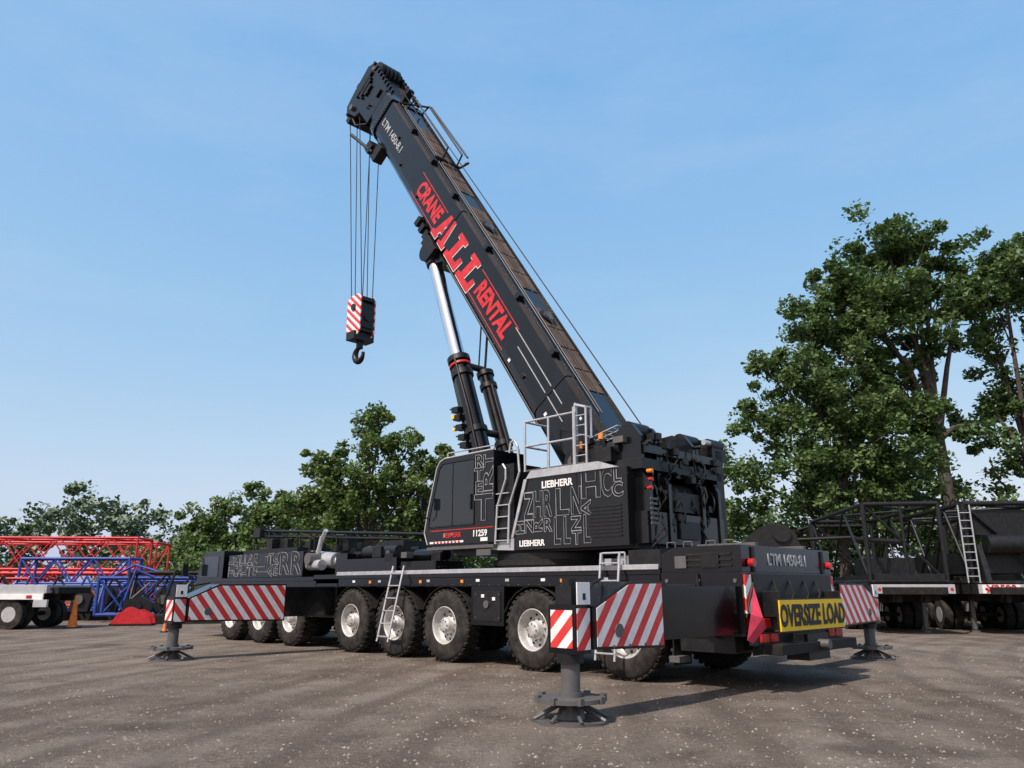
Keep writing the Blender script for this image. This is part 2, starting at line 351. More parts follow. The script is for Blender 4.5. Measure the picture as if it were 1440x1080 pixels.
# rear machinery
u.cyl((.05,-.9,2.95),(.05,.9,2.95),.26,UND,n=28)
for y in(-.9,.9): u.cyl((.0,y-.02,2.9),(.0,y+.02,2.9),.34,BLK,n=28)
u.cyl((.35,-.8,3.62),(.35,.8,3.62),.32,BLK2,n=28)
for y in(-.82,.82): u.cyl((.35,y-.03,3.62),(.35,y+.03,3.62),.4,BLK,n=28)
for y0 in(1.1,.55,-.5,-1.05):
    u.prism([(-.36,2.1),(.25,2.1),(.35,3.95),(.15,4.12),(-.05,4.12),(-.22,3.9),(-.22,3.3),(-.36,3.1)],'y',y0-.045,y0+.045,BLK)
for y0 in(.8,-.8):
    u.cyl((.12,y0-.25,4.05),(.12,y0+.25,4.05),.15,BLK2,n=24); u.cyl((.12,y0-.27,4.05),(.12,y0+.27,4.05),.07,GRY,n=16)
u.box(-.3,.2,-1.3,1.25,3.32,3.5,BLK2); u.box(-.33,.1,-1.2,1.2,2.1,2.62,BLK); u.box(-.3,-.1,-1.1,1.1,3.6,3.74,BLK)
u.box(-.31,-.2,-.45,.5,2.66,3.0,BLK2); u.box(-.38,-.3,-.3,.3,2.2,2.5,BLK2)
u.box(-.3,.1,-1.35,-1.1,2.3,3.9,BLK2);u.box(-.3,.5,-1.5,-1.0,3.7,3.95,BLK2);u.cyl((-.2,-1.0,4.0),(-.2,-1.4,4.0),.12,BLK2)
u.cyl((-.25,-.8,4.02),(-.25,-1.25,4.02),.05,ALU); u.obox((.3,-1.2,4.0),(.6,.3,.08),Matrix.Rotation(.2,4,'Y'),ALU)
rr=random.Random(3)
for k in range(60):
    y=rr.uniform(-1.1,1.15); z=rr.uniform(2.3,3.9); x=-.36+rr.uniform(-.04,.08)
    if k%3==0: u.tube([(x,y,z),(x-.06,y+rr.uniform(-.1,.1),z-.2),(x,y+rr.uniform(-.3,.3),z-.4),(x+.1,y+rr.uniform(-.3,.3),z-.55)],.016,UND,n=6)
    elif k%3==1: u.box(x,x+.15,y-.06,y+.06,z-.05,z+.07,BLK2)
    else: u.cyl((x,y,z),(x+.12,y,z),.035,GRY if k%4==0 else BLK2)
for y,z in((1.1,3.28),(1.1,3.14),(1.12,3.0)): u.cyl((-.40,y,z),(-.3,y,z),.035,LRED if z<3.2 else ORG,n=12)
for k in range(6): u.box(-.38,-.36,.95,1.15,2.4+k*.08,2.44+k*.08,GRY)
# top clutter
u.box(.3,1.2,.75,1.3,3.5,3.75,BLK2); u.box(.5,.9,.8,1.2,3.75,3.9,BLK); u.cyl((.2,1.1,3.75),(1.0,1.1,3.75),.12,BLK2)
for k in range(18):
    x=rr.uniform(-.1,1.2); y=rr.uniform(.6,1.25); z=rr.uniform(3.5,3.95); u.box(x,x+rr.uniform(.05,.25),y,y+rr.uniform(.04,.12),z,z+rr.uniform(.04,.16),BLK2 if k%4 else GRY)
for k in range(6): u.cyl((.25+k*.13,.7,4.13-k*.03),(.25+k*.13,1.15,4.13-k*.03),.01,ALU,n=6)
for y in(.7,.92,1.15): u.cyl((.25,y,4.13),(.9,y,3.98),.014,ALU,n=6)
u.cyl((1.0,1.25,3.8),(1.0,1.25,3.92),.05,ORG); u.cyl((.5,1.3,3.9),(.5,1.3,4.0),.05,ORG)
# railings
def rail(pts,z0,z1):
    for a,b in zip(pts[:-1],pts[1:]):
        for z in(z1,(z0+z1)/2): u.cyl((a[0],a[1],z),(b[0],b[1],z),.022,ALU,n=8)
    for p in pts: u.cyl((p[0],p[1],z0),(p[0],p[1],z1),.022,ALU,n=8)
rail([(2.25,.75),(2.25,1.4),(1.65,1.4),(1.0,1.4)],3.5,4.45)
rail([(1.0,1.4),(1.0,.95)],3.5,4.6); u.box(.99,1.05,1.34,1.42,3.5,4.55,ALU); u.cyl((.75,1.4,3.5),(.75,1.4,4.5),.022,ALU); u.cyl((.75,1.4,4.5),(1.0,1.4,4.58),.022,ALU)
for k in range(5): u.cyl((.75,1.4,3.65+k*.18),(1.0,1.4,3.65+k*.18),.012,ALU,n=6)
u.box(.8,2.3,.75,1.4,3.50,3.53,GRY)
# access ladder behind cab
u.tube([(2.65,1.45,2.2),(2.62,1.45,2.9),(2.35,1.45,3.5),(2.4,1.45,4.0),(2.48,1.45,4.12),(2.58,1.45,4.1),(2.62,1.45,3.9)],.022,ALU)
u.tube([(3.0,1.45,2.2),(2.95,1.45,2.9),(2.72,1.45,3.4),(2.72,1.45,3.6),(2.8,1.45,3.7)],.022,ALU)
for k in range(5):
    z=2.25+k*.22; u.box(2.64,2.98,1.35,1.46,z,z+.02,ALU)
u.obj('superstructure',crane,.008)

# ---- upper cab
k_=MB()
k_.prism([(3.0,2.24),(5.05,2.24),(5.14,2.5),(5.05,2.9),(4.78,3.82),(4.70,3.94),(4.55,4.0),(3.05,4.02)],'y',.62,1.46,BLK)
k_.prism([(3.62,2.62),(4.98,2.62),(4.94,2.85),(4.66,3.80),(4.56,3.88),(3.62,3.88)],'y',1.461,1.468,GLS)
k_.prism([(5.10,2.62),(5.145,2.62),(5.06,2.92),(4.79,3.82),(4.75,3.82),(5.02,2.9)],'y',.7,1.38,GLS)
for a,b in(((3.6,2.6),(5.0,2.6)),((5.0,2.6),(4.96,2.86)),((4.96,2.86),(4.67,3.82)),((4.67,3.82),(4.56,3.9)),((4.56,3.9),(3.6,3.9)),((3.6,3.9),(3.6,2.6)),((4.25,2.6),(4.25,3.9))):
    k_.cyl((a[0],1.47,a[1]),(b[0],1.47,b[1]),.012,BLK2,n=6)
k_.tube([(5.04,1.45,2.26),(5.15,1.45,2.5),(5.06,1.45,2.92),(4.79,1.45,3.83),(4.70,1.45,3.95),(4.55,1.45,4.01),(3.05,1.45,4.03)],.018,LIN,n=8)
k_.box(3.05,4.95,1.461,1.466,2.52,2.535,RED)
k_.box(3.0,5.0,1.30,1.5,2.14,2.2,GRY)
k_.box(3.9,4.95,1.462,1.468,2.27,2.31,WHT); k_.box(3.2,4.9,.7,1.45,2.16,2.24,BLK2)
for k in range(8): k_.box(4.0+k*.11,4.06+k*.11,1.468,1.472,2.272,2.308,RED)
k_.box(3.2,3.4,1.462,1.468,2.27,2.34,WHT)
k_.tube([(3.1,1.4,4.02),(3.1,1.4,4.12),(4.5,1.4,4.12),(4.5,1.4,4.0)],.014,ALU); k_.tube([(3.1,.7,4.0),(3.1,.7,4.12),(4.5,.7,4.12),(4.5,.7,3.98)],.014,ALU)
k_.tube([(4.9,1.5,2.75),(4.98,1.65,2.85),(4.96,1.65,3.1)],.014,BLK2); k_.box(4.94,4.98,1.58,1.72,2.98,3.22,BLK2)
k_.box(3.66,3.70,1.47,1.50,2.9,3.2,BLK2)
k_.box(2.55,3.0,.65,1.40,2.3,3.7,BLK2)
k_.box(3.1,3.5,1.461,1.48,2.0,2.12,GRY)
k_.box(3.4,3.9,.8,1.2,4.02,4.10,BLK2); k_.cyl((4.2,1.0,4.02),(4.2,1.0,4.14),.05,ORG)
k_.obj('operator_cab',crane,.01)
text('cab_number','11259',.17,(3.42,1.468,2.42),(-1,0,0),(0,0,1),WHT,crane,off=.004)
text('cab_maker_lettering','LIEBHERR',.13,(4.25,1.468,2.42),(-1,0,0),(0,0,1),LRED,crane,off=.003)

# decal letters (outlined), packed in a jittered grid
def decals(tag,x0,x1,z0,z1,y,seed,cell,inside,pbig=.35):
    r_=random.Random(seed); i=0
    nx=max(1,round((x1-x0)/cell)); nz=max(1,round((z1-z0)/cell)); cx=(x1-x0)/nx; cz=(z1-z0)/nz
    free={(a,b) for a in range(nx) for b in range(nz) if inside(x0+(a+.5)*cx,z0+(b+.5)*cz)}
    order=sorted(free); r_.shuffle(order); placed=[]
    for a,b in order:
        if (a,b) not in free: continue
        opts=[(2,2),(1,2),(2,2)] if r_.random()<pbig*2 else []
        opts.append((1,1))
        for ka,kb in opts:
            cells={(a+p,b+q) for p in range(ka) for q in range(kb)}
            if cells<=free: free-=cells; placed.append((a,b,ka,kb)); break
    for a,b,ka,kb in placed:
        X=x0+(a+ka/2)*cx; Z=z0+(b+kb/2)*cz; W_=cx*ka*.9; H_=cz*kb*.9
        rot=r_.random()<.3
        ex,ey=((-1,0,0),(0,0,1)) if not rot else ((0,0,1),(1,0,0))
        h,wd=(H_,W_) if not rot else (W_,H_)
        s_=h/.70
        text('%s_letter_%d'%(tag,i),r_.choice('LEHRANTCGLERT'),s_,(X,y,Z),ex,ey,DEC,crane,outline=.0065,sx=wd/(s_*.62),off=.03*s_); i+=1
decals('panel',.0,2.5,2.10,3.35,1.389,5,.235,lambda x,z:z<3.36 and (x<2.1 or z<3.25-(x-2.1)*2.1) and not(-.1<x<.76 and z<2.80) and not(1.0<x<1.95 and z>3.10) and not(1.6<x and z<2.27),.5)
decals('cab',3.03,3.6,2.62,3.95,1.47,8,.27,lambda x,z:True,.4)
decals('engine',10.15,14.2,1.69,2.28,1.408,11,.28,lambda x,z:True,.4)
text('panel_maker_lettering','LIEBHERR',.175,(1.47,1.392,3.21),(-1,0,0),(0,0,1),WHT,crane,off=.005)
text('panel_maker_lettering_small','LIEBHERR',.15,(2.1,1.392,2.18),(-1,0,0),(0,0,1),WHT,crane,off=.004)

# ---- boom
ANG=R(56); BO=Vector((1.25,0,4.48))
bm_=Matrix(((math.cos(ANG),0,-math.sin(ANG),BO.x),(0,1,0,0),(math.sin(ANG),0,math.cos(ANG),BO.z),(0,0,0,1)))
def B(uu,y,ww): return tuple(bm_@Vector((uu,y,ww)))
b=MB(); b.M=bm_
def sect(hw,top,bot):
    pts=[(hw,top-.05),(hw-.05,top),(-hw+.05,top),(-hw,top-.05)]
    pts.append((-hw,bot+.38))
    for k in range(1,8):
        a=math.pi*k/8; pts.append((-hw*math.cos(a),bot+.38-.38*math.sin(a)))
    pts.append((hw,bot+.38)); return pts
b.prism(sect(.56,0,-1.32),'x',-.9,12.9,BLK)
b.prism(sect(.60,.04,-1.37),'x',12.62,12.92,BLK)
for i,(a,h) in enumerate(((12.92,.53),(13.08,.50),(13.24,.47),(13.40,.44))): b.prism(sect(h,-.03*i,-1.3+.03*i),'x',a,a+.12,BLK2 if i%2 else BLK)
for uu in(-.6,1.2,7.0): b.prism(sect(.575,.015,-1.335),'x',uu,uu+.1,BLK)
# head
hp=[(13.4,-.05),(14.2,.12),(14.9,.10),(15.12,-.15),(15.08,-1.0),(15.0,-1.55),(14.7,-1.75),(14.35,-1.62),(14.15,-1.25),(13.4,-1.2)]
for y in(.40,-.46): b.prism(hp,'y',y,y+.06,BLK)
b.prism([(13.4,-.1),(14.7,.0),(14.9,-.2),(14.6,-1.1),(13.4,-1.15)],'y',-.4,.4,BLK2)
for y in(-.3,-.15,0,.15,.3):
    b.cyl((14.62,y-.045,-1.38),(14.62,y+.045,-1.38),.30,BLK2,n=24); b.cyl((14.72,y-.045,.0),(14.72,y+.045,.0),.26,BLK2,n=24)
b.cyl((14.62,-.55,-1.38),(14.62,.55,-1.38),.09,GRY); b.cyl((14.72,-.5,.0),(14.72,.5,.0),.08,GRY)
b.box(14.95,15.15,-.45,.45,-.9,-.75,BLK2); b.box(14.3,14.5,-.52,.52,-1.8,-1.6,BLK2)
for k in range(9):
    uu=13.0+k*.22; b.box(uu,uu+.09,.44,.52,.03,.16,BLK2); b.box(uu,uu+.09,-.52,-.44,.03,.16,BLK2)
for k in range(14):
    rr2=rr.uniform; uu=rr2(13.5,15); b.box(uu,uu+.12,.46,.52,-1.2+rr2(0,1),-1.1+rr2(0,1),BLK2)
for k in range(8):
    y=rr.uniform(-.4,.4); uu=rr.uniform(14.6,14.95); ww=rr.uniform(-.3,.08); b.box(uu,uu+.12,y-.05,y+.05,ww,ww+.12,BLK2)
b.cyl((14.2,.45,-1.5),(14.2,.75,-1.5),.05,BLK2); b.box(12.1,12.4,.4,.66,-1.6,-1.3,BLK2); b.cyl((12.0,.6,-1.45),(13.4,.7,-1.75),.05,BLK2)
b.box(11.7,12.0,.3,.6,-1.6,-1.1,BLK2); b.tube([(13.3,.5,-1.2),(13.6,.62,-1.5),(14.0,.6,-1.5)],.03,BLK2)
# top grip panels and details
for k in range(16):
    uu=.9+k*.66
    if uu+.62<11.6 and k not in(4,10): b.box(uu,uu+.62,-.42,.14,.004,.018,BRN)
for y in(.30,.20): b.cyl((.2,y,.05),(12.5,y,.05),.018,BLK2,n=6)
b.box(-.5,12.5,.40,.44,0,.05,BLK2); b.box(-.5,12.5,-.5,-.46,0,.05,BLK2)
for uu in(3.2,6.6): b.cyl((uu,-.1,.02),(uu,-.1,.07),.2,BLK2,n=24); b.cyl((uu,-.1,.07),(uu,-.1,.085),.13,GRY,n=20)
for uu in(1.8,3.6,5.4,7.6,9.2,10.8): b.box(uu,uu+.12,.44,.60,-.02,.10,BLK2)
for y in(-.35,.15):
    b.tube([(12.4,y,.05),(12.3,y,.42),(9.6,y,.42),(9.5,y,.05)],.025,BLK2)
b.tube([(9.5,.4,.1),(9.5,-.45,.1),(9.5,-.6,.35)],.04,BLK2); b.tube([(12.4,.4,.1),(12.3,-.45,.42),(9.6,-.55,.42)],.03,BLK2)
# rope along boom
b.cyl((13.0,.0,.35),(-.65,.0,.5),.013,ROPE,n=6); b.box(12.95,13.1,-.1,.1,0,.4,BLK2)
b.cyl((13.0,.12,.2),(.5,.12,.16),.012,ROPE,n=6)
# long narrow highlights painted as two grey bars, then side fittings
b.box(.8,3.1,.56,.572,-.42,-.40,LIN); b.box(.5,2.7,.56,.572,-.62,-.60,LIN)
for uu,ww in((10.4,-.9),(8.9,-.95),(2.0,-.9),(11.2,-.5)): b.box(uu,uu+.1,.555,.60,ww,ww+.08,BLK2)
b.box(2.6,2.68,.565,.572,-1.0,-.93,WHT); b.box(.9,.97,.565,.572,-.9,-.82,WHT); b.box(.2,.26,.565,.572,-.25,-.2,WHT)
for k in range(10): b.cyl((12.7,.6,-.15-k*.1),(12.7,.62,-.15-k*.1),.02,GRY,n=6)
for y in(.35,.42): b.cyl((1.0,y,-1.22),(6.4,y,-1.24),.03,BLK2,n=8)
# cylinder brackets
b.prism([(6.5,-1.2),(7.9,-1.2),(7.4,-1.72),(7.0,-1.72)],'y',-.5,.5,BLK)
b.box(6.9,7.5,.4,.66,-1.45,-1.15,BLK2)
for uu in(7.6,7.9,8.2): b.box(uu,uu+.15,.35,.58,-1.4,-1.15,BLK2)
# red lettering bars
for c0,ln in((8.35,1.9),(4.05,2.1)):
    b.box(c0-ln/2,c0+ln/2,.561,.566,-1.01,-.99,RED); b.box(c0-ln/2,c0+ln/2,.561,.566,-.38,-.36,RED)
# pivot region
b.cyl((-.45,-.72,-.75),(-.45,.72,-.75),.25,BLK2,n=24); b.cyl((-.45,.70,-.75),(-.45,.74,-.75),.15,GRY,n=20)
b.box(-1.0,-.88,-.5,.5,-1.0,-.1,BLK2)
for y in(-.2,.2): b.cyl((-.9,y,-.3),(-1.1,y,-.3),.08,GRY)
b.obj('boom',crane,.008)
eu=Vector((math.cos(ANG),0,math.sin(ANG))); ew=Vector((-math.sin(ANG),0,math.cos(ANG)))
text('boom_lettering_crane','CRANE',.58,B(8.35,.563,-.685),-eu,ew,RED,crane,off=.026,shear=.15,sx=.80)
text('boom_lettering_rental','RENTAL',.58,B(4.05,.563,-.685),-eu,ew,RED,crane,off=.026,shear=.15,sx=.80)
text('boom_model_lettering','LTM 1450-8.1',.30,B(11.6,.563,-.62),-eu,ew,LIN,crane,off=.004)
# slab ALL
def slab():
    q=MB(); q.M=bm_@Matrix(((-1,0,0,6.25),(0,0,1,.0),(0,1,0,-.70),(0,0,0,1)))
    def P(poly,x,m,z0,z1,g=0):
        n=len(poly); vs=[(x+a+c_*.16+g,c_-g*.8,z0) for a,c_ in poly]+[(x+a+c_*.16+g,c_-g*.8,z1) for a,c_ in poly]
        q.add(vs,[tuple(range(n)),tuple(range(n,2*n))],m)
        q.add(vs,[(i,(i+1)%n,n+(i+1)%n,n+i) for i in range(n)],m)
    Aq=[[(-.40,-.38),(-.08,-.38),(-.08,-.24),(-.13,-.24),(-.02,.16),(.02,.16),(.02,.38),(-.18,.38),(-.32,-.24),(-.40,-.24)],
        [(.40,-.38),(.06,-.38),(.06,-.24),(.11,-.24),(.02,.16),(.02,.38),(.16,.38),(.32,-.24),(.40,-.24)],
        [(-.12,-.14),(.10,-.14),(.08,.0),(-.09,.0)]]
    Lq=[[(-.34,-.38),(.38,-.38),(.38,-.02),(.24,-.02),(.20,-.22),(-.0,-.22),(-.0,.24),(.1,.24),(.1,.38),(-.34,.38),(-.34,.24),(-.22,.24),(-.22,-.22),(-.34,-.22)]]
    for m,z0,z1,g in((WHT,.5605,.5625,.022),(RED,.563,.568,0)):
        for x,ps in((-.86,Aq),(.02,Lq),(.84,Lq)):
            for i,p in enumerate(ps): P(p,x,m,z0,z1+.0004*i,g)
    q.obj('boom_lettering_all',crane)
slab()

# ---- lift cylinder
l=MB()
y=.36
T=Vector(B(7.2,y,-1.5)); D=Vector((3.95,y,2.5)); mid=T.lerp(D,.42); d=(D-mid).normalized()
l.cyl(T,mid,.175,CHR,n=32); l.cyl(mid,D,.215,BLK,n=32)
for t,r in((0,.27),(.4,.26),(1.9,.26),(2.6,.25)):
    p=mid+d*t; l.cyl(p,p+d*.13,r,BLK2,n=24)
p=mid+d*.2; l.cyl(p,p+d*.05,.262,RED,n=24)
l.cyl(T-Vector((0,.25,0)),T+Vector((0,.25,0)),.24,BLK,n=20); l.cyl(T,T+d*.35,.22,BLK2)
l.tube([tuple(mid+Vector((-.1,.22,0))),tuple(mid+d*1.4+Vector((-.16,.24,0))),tuple(mid+d*2.6+Vector((-.12,.24,0)))],.03,BLK2)
l.tube([tuple(mid+Vector((.2,.12,0))+d*.3),tuple(mid+d*3.2+Vector((.26,.12,0)))],.035,BLK2)
for t in(1.4,1.6,1.85,2.1,2.3):
    p=mid+d*t; l.box(p.x+.15,p.x+.36,y+.1,y+.28,p.z-.07,p.z+.06,BLK2); l.cyl((p.x+.3,y+.2,p.z),(p.x+.5,y+.2,p.z+.05),.02,BLK2,n=6)
p=mid+d*1.5; l.box(p.x+.28,p.x+.38,y+.2,y+.3,p.z-.12,p.z-.04,YEL); l.box(p.x+.24,p.x+.32,y+.22,y+.3,p.z-.4,p.z-.34,YEL)
# companion strut on the inner side
y2=-.42
T2=Vector(B(7.2,y2,-1.5)); D2=Vector((3.95,y2,2.5)); m2=T2.lerp(D2,.45)
l.cyl(m2,D2,.17,BLK,n=28)
for t in(0,.35,1.9,2.5): p=m2+d*t; l.cyl(p,p+d*.12,.21,BLK2,n=24)
for t in(.15,1.95):
    p=mid+d*t; q_=Vector((p.x,y2,p.z)); l.cyl(p,q_,.08,BLK2)
l.cyl(tuple(m2),tuple(Vector(B(5.2,y2,-1.3))),.03,BLK2); l.cyl(tuple(m2+Vector((.12,.1,0))),tuple(Vector(B(5.6,y2,-1.3))),.02,BLK2)
l.tube([tuple(m2+d*.4+Vector((-.22,.1,0))),tuple(m2+d*2.4+Vector((-.24,.1,.0)))],.04,BLK2)
l.obj('lift_cylinder',crane)

# ---- hook block & ropes
h=MB(); hx=10.2; hz=8.35
for y in(.22,-.26):
    h.prism([(hx-.34,hz+.1),(hx-.2,hz-.02),(hx+.2,hz-.02),(hx+.34,hz+.1),(hx+.34,hz+1.1),(hx+.2,hz+1.22),(hx-.2,hz+1.22),(hx-.34,hz+1.1)],'y',y,y+.04,CHVH)
for y in(-.16,-.05,.06,.16): h.cyl((hx,y-.04,hz+.85),(hx,y+.04,hz+.85),.33,BLK2,n=24)
h.box(hx-.3,hx+.3,-.22,.22,hz+.1,hz+.6,BLK2); h.cyl((hx,-.3,hz+.85),(hx,.3,hz+.85),.1,BLK,n=16)
h.box(hx-.36,hx+.36,-.2,.2,hz+1.0,hz+1.12,BLK2)
h.box(hx-.345,hx-.335,-.2,.2,hz+.2,hz+.9,BLK2); h.cyl((hx-.38,0,hz+.55),(hx-.33,0,hz+.55),.15,BLK2,n=20)
h.box(hx-.2,hx+.2,-.34,.34,hz-.14,hz+.1,BLK2); h.cyl((hx,0,hz-.1),(hx,0,hz-.34),.1,BLK2,n=16)
pts=[]
for k in range(15):
    a=R(90-k*20); rad=.2
    pts.append((hx+rad*math.cos(a),0,hz-.52+rad*math.sin(a)))
for i,(p,q) in enumerate(zip(pts[:-1],pts[1:])):
    r0=.05+.045*math.sin(math.pi*min(1,(i)/13)); r1=.05+.045*math.sin(math.pi*min(1,(i+1)/13)); h.cyl(p,q,r0,BLK2,r1=r1,n=12)
S=Vector(B(14.62,0,-1.38))
for y,dx in((.3,.26),(.1,.26),(-.3,.26),(.3,-.26),(0,-.26),(-.3,-.26)):
    h.cyl((S.x+dx,y*1.3,S.z),(hx+dx,y*.6,hz+1.0),.0145,ROPE,n=6)
h.obj('hook_block',crane,.006)

# ================================================================= SURROUNDINGS
def lattice(mb,Ln,W,H,n,rc,rb,m):
    cs=[(0,0),(W,0),(W,H),(0,H)]
    for y,z in cs: mb.cyl((0,y,z),(Ln,y,z),rc,m,n=8)
    for i in range(n):
        a=Ln*i/n;b2=Ln*(i+1)/n
        for j in range(4):
            p=cs[j];q=cs[(j+1)%4]
            if i%2: p,q=q,p
            mb.cyl((a,*p),(b2,*q),rb,m,n=6)
    for xx in(0,Ln):
        for j in range(4): mb.cyl((xx,*cs[j]),(xx,*cs[(j+1)%4]),rc,m,n=8)
        mb.cyl((xx,*cs[0]),(xx,*cs[2]),rb,m,n=6)
def trailer(name,loc,rz,Ln,Wd,load,SIDE=UND):
    e=empty(name,loc,rz); t=MB()
    t.box(0,Ln,0,.14,1.2,1.5,UND); t.box(0,Ln,Wd-.14,Wd,1.2,1.5,SIDE); t.box(.1,Ln,.1,Wd-.1,1.42,1.49,WOOD)
    if not load: t.box(0,Ln,Wd,Wd+.06,1.0,1.2,WHT); t.box(-.2,.3,Wd,Wd+.1,.75,1.0,LIN); t.box(.4,.6,Wd+.06,Wd+.08,1.05,1.15,LRED)
    t.box(0,Ln,Wd*.3,Wd*.3+.15,.95,1.42,UND); t.box(0,Ln,Wd*.7-.15,Wd*.7,.95,1.42,UND)
    for k in range(int(Ln)): t.box(k+.4,k+.48,0.05,Wd-.05,1.15,1.25,UND)
    t.box(-.06,0,0,Wd,1.22,1.50,LIN); t.box(-.3,-.06,.3,Wd-.3,1.2,1.42,UND)
    for y in(.1,.3,Wd-.22,Wd-.42): t.cyl((-.075,y,1.36),(-.06,y,1.36),.05,LRED,n=12)
    for xx in (0.9,2.2): t.box(xx,xx+.1,.1,Wd-.1,1.0,1.2,UND)
    if load:
        for y in(.35,Wd-.45): t.box(1.55,1.7,y,y+.12,.08,1.2,GRY); t.cyl((1.62,y+.06,0),(1.62,y+.06,.06),.16,GRY)
    for xx in(Ln-1,Ln-2.3,Ln-3.6,3.4,4.7) if load else (1.2,2.5,Ln-1):
        for y in(.0,.35,Wd-.62,Wd-.27): t.cyl((xx,y,.5),(xx,y+.26,.5),.5,RUB,n=28); t.cyl((xx,y-.01,.5),(xx,y+.27,.5),.26,ALU,n=20)
        t.cyl((xx,.1,.5),(xx,Wd-.1,.5),.07,UND)
    t.obj('flatbed',e,.01); return e
ta=trailer('flatbed_trailer',(13.7,24.6,0),R(82),12,2.45,True)
q=MB(); q.M=Matrix.Translation((.3,.05,1.58)); lattice(q,7.0,2.3,2.45,3,.075,.045,BLK2)
q.box(0,6.8,.0,.2,-.02,.2,BLK2); q.box(0,6.8,2.1,2.3,-.02,.2,BLK2); q.box(1.5,3.4,.4,1.8,.1,.8,BLK2); q.box(-.1,.1,.1,2.2,.0,.25,BLK2)
q.cyl((3.0,.2,1.4),(6.5,2.0,1.8),.1,BLK2); q.cyl((0,1.15,2.45),(0,1.15,.1),.05,BLK2)
q.M=Matrix.Translation((7.8,.1,1.58)); lattice(q,4,2.2,2.3,2,.07,.04,BLK2)
q.obj('boom_section',ta,.005)
tb=trailer('flatbed_trailer',(17.1,24.4,0),R(82),12,2.6,True)
q=MB(); q.M=Matrix.Translation((.5,.1,1.55)); lattice(q,8,2.4,2.5,5,.08,.05,BLK2)
q.box(.3,7.6,.3,2.1,.3,1.0,BLK2); q.box(.1,.4,.2,2.2,1.5,2.3,BLK2); q.cyl((-.1,.5,1.2),(-.1,1.9,1.2),.3,BLK2,n=24)
q.prism([(-.4,0),(.5,0),(.5,1.2),(0,1.2)],'y',.2,.35,BLK2); q.prism([(-.4,0),(.5,0),(.5,1.2),(0,1.2)],'y',2.0,2.15,BLK2)
for k in range(9): q.cyl((-.13,2.25,.2+.25*k),(-.13,2.6,.2+.25*k),.018,ALU,n=6)
q.cyl((-.13,2.25,0),(-.13,2.25,2.45),.025,ALU); q.cyl((-.13,2.6,0),(-.13,2.6,2.45),.025,ALU)
for k in range(12):
    x=rh.uniform(.2,6); y=rh.uniform(.2,2.0); z=rh.uniform(.2,2.2); q.box(x,x+rh.uniform(.2,.6),y,y+rh.uniform(.1,.4),z,z+rh.uniform(.1,.3),BLK2)
q.obj('lattice_load',tb)
text('trailer_number','X2598',.32,(-.075,1.95,1.36),(0,-1,0),(0,0,1),RED,tb,off=.008)
q=MB(); q.box(-.066,-.061,1.4,2.5,1.23,1.49,WHT); q.obj('number_panel',tb)
tcx=trailer('flatbed_trailer',(21.2,25.0,0),R(82),12,2.6,True)
q=MB(); q.M=Matrix.Translation((.5,.1,1.55)); lattice(q,8,2.4,2.3,4,.08,.05,BLK2); q.box(.3,7.6,.3,2.1,.1,.8,BLK2); q.obj('lattice_load',tcx)
# stored boom head behind the crane
q=MB(); q.M=Matrix.Translation((10.3,28,0))@Matrix.Rotation(R(165),4,'Z')
bh=[(0,.9),(4,1.2),(4,2.1),(2.4,2.5),(1.6,3.3),(1.0,3.55),(.3,3.3),(0,2.4)]
q.prism(bh,'y',0,.15,BLK2); q.prism(bh,'y',1.4,1.55,BLK2)
for x,z in((.7,3.2),(2,2.5),(.6,1.4),(3.3,1.8)): q.cyl((x,-.1,z),(x,1.65,z),.3,BLK2,n=20)
q.box(0,4,.2,1.3,.0,1.0,UND); q.box(-.5,6,.1,1.4,1.0,1.2,BLK2); q.cyl((-1.8,.3,3.1),(2,.3,3.0),.06,BLK2)
for k in range(20):
    x=rh.uniform(-.3,4.2); z=rh.uniform(1.2,3.2-x*.3); q.box(x,x+.3,-.2,.0,z,z+rh.uniform(.1,.4),BLK2)
q.obj('stored_boom_head')
# left: red lattice stack
def place(name,x,y,rz,fn):
    q=MB(); q.M=Matrix.Translation((x,y,0))@Matrix.Rotation(R(rz),4,'Z'); fn(q); return q.obj(name)
def redf(q):
    base=q.M.copy()
    for yy,zz in((0,.55),(0,2.3),(2.6,.55),(2.6,2.2)):
        q.M=base@Matrix.Translation((0,yy,zz)); lattice(q,11.5,1.9,1.55,9,.06,.035,REDL)
    q.M=base
    for x in(1,5.5,10): q.box(x,x+.3,-.2,4.8,0,.5,WOOD)
place('red_lattice_boom_sections',-30.5,39,4,redf)
def redg(q):
    base=q.M.copy()
    for yy,zz in((0,.5),(1.8,.5)):
        q.M=base@Matrix.Translation((0,yy,zz)); lattice(q,10,1.5,1.3,8,.06,.035,REDL)
    q.M=base
    for x in(1,7): q.box(x,x+.3,-.2,3.4,0,.5,WOOD)
    q.prism([(2.2,.4),(6.5,.5),(6.2,1.2),(4.0,1.35),(2.4,1.1)],'y',-.25,-.1,REDL)
place('red_lattice_boom_sections',-31.5,34.0,10,redg)
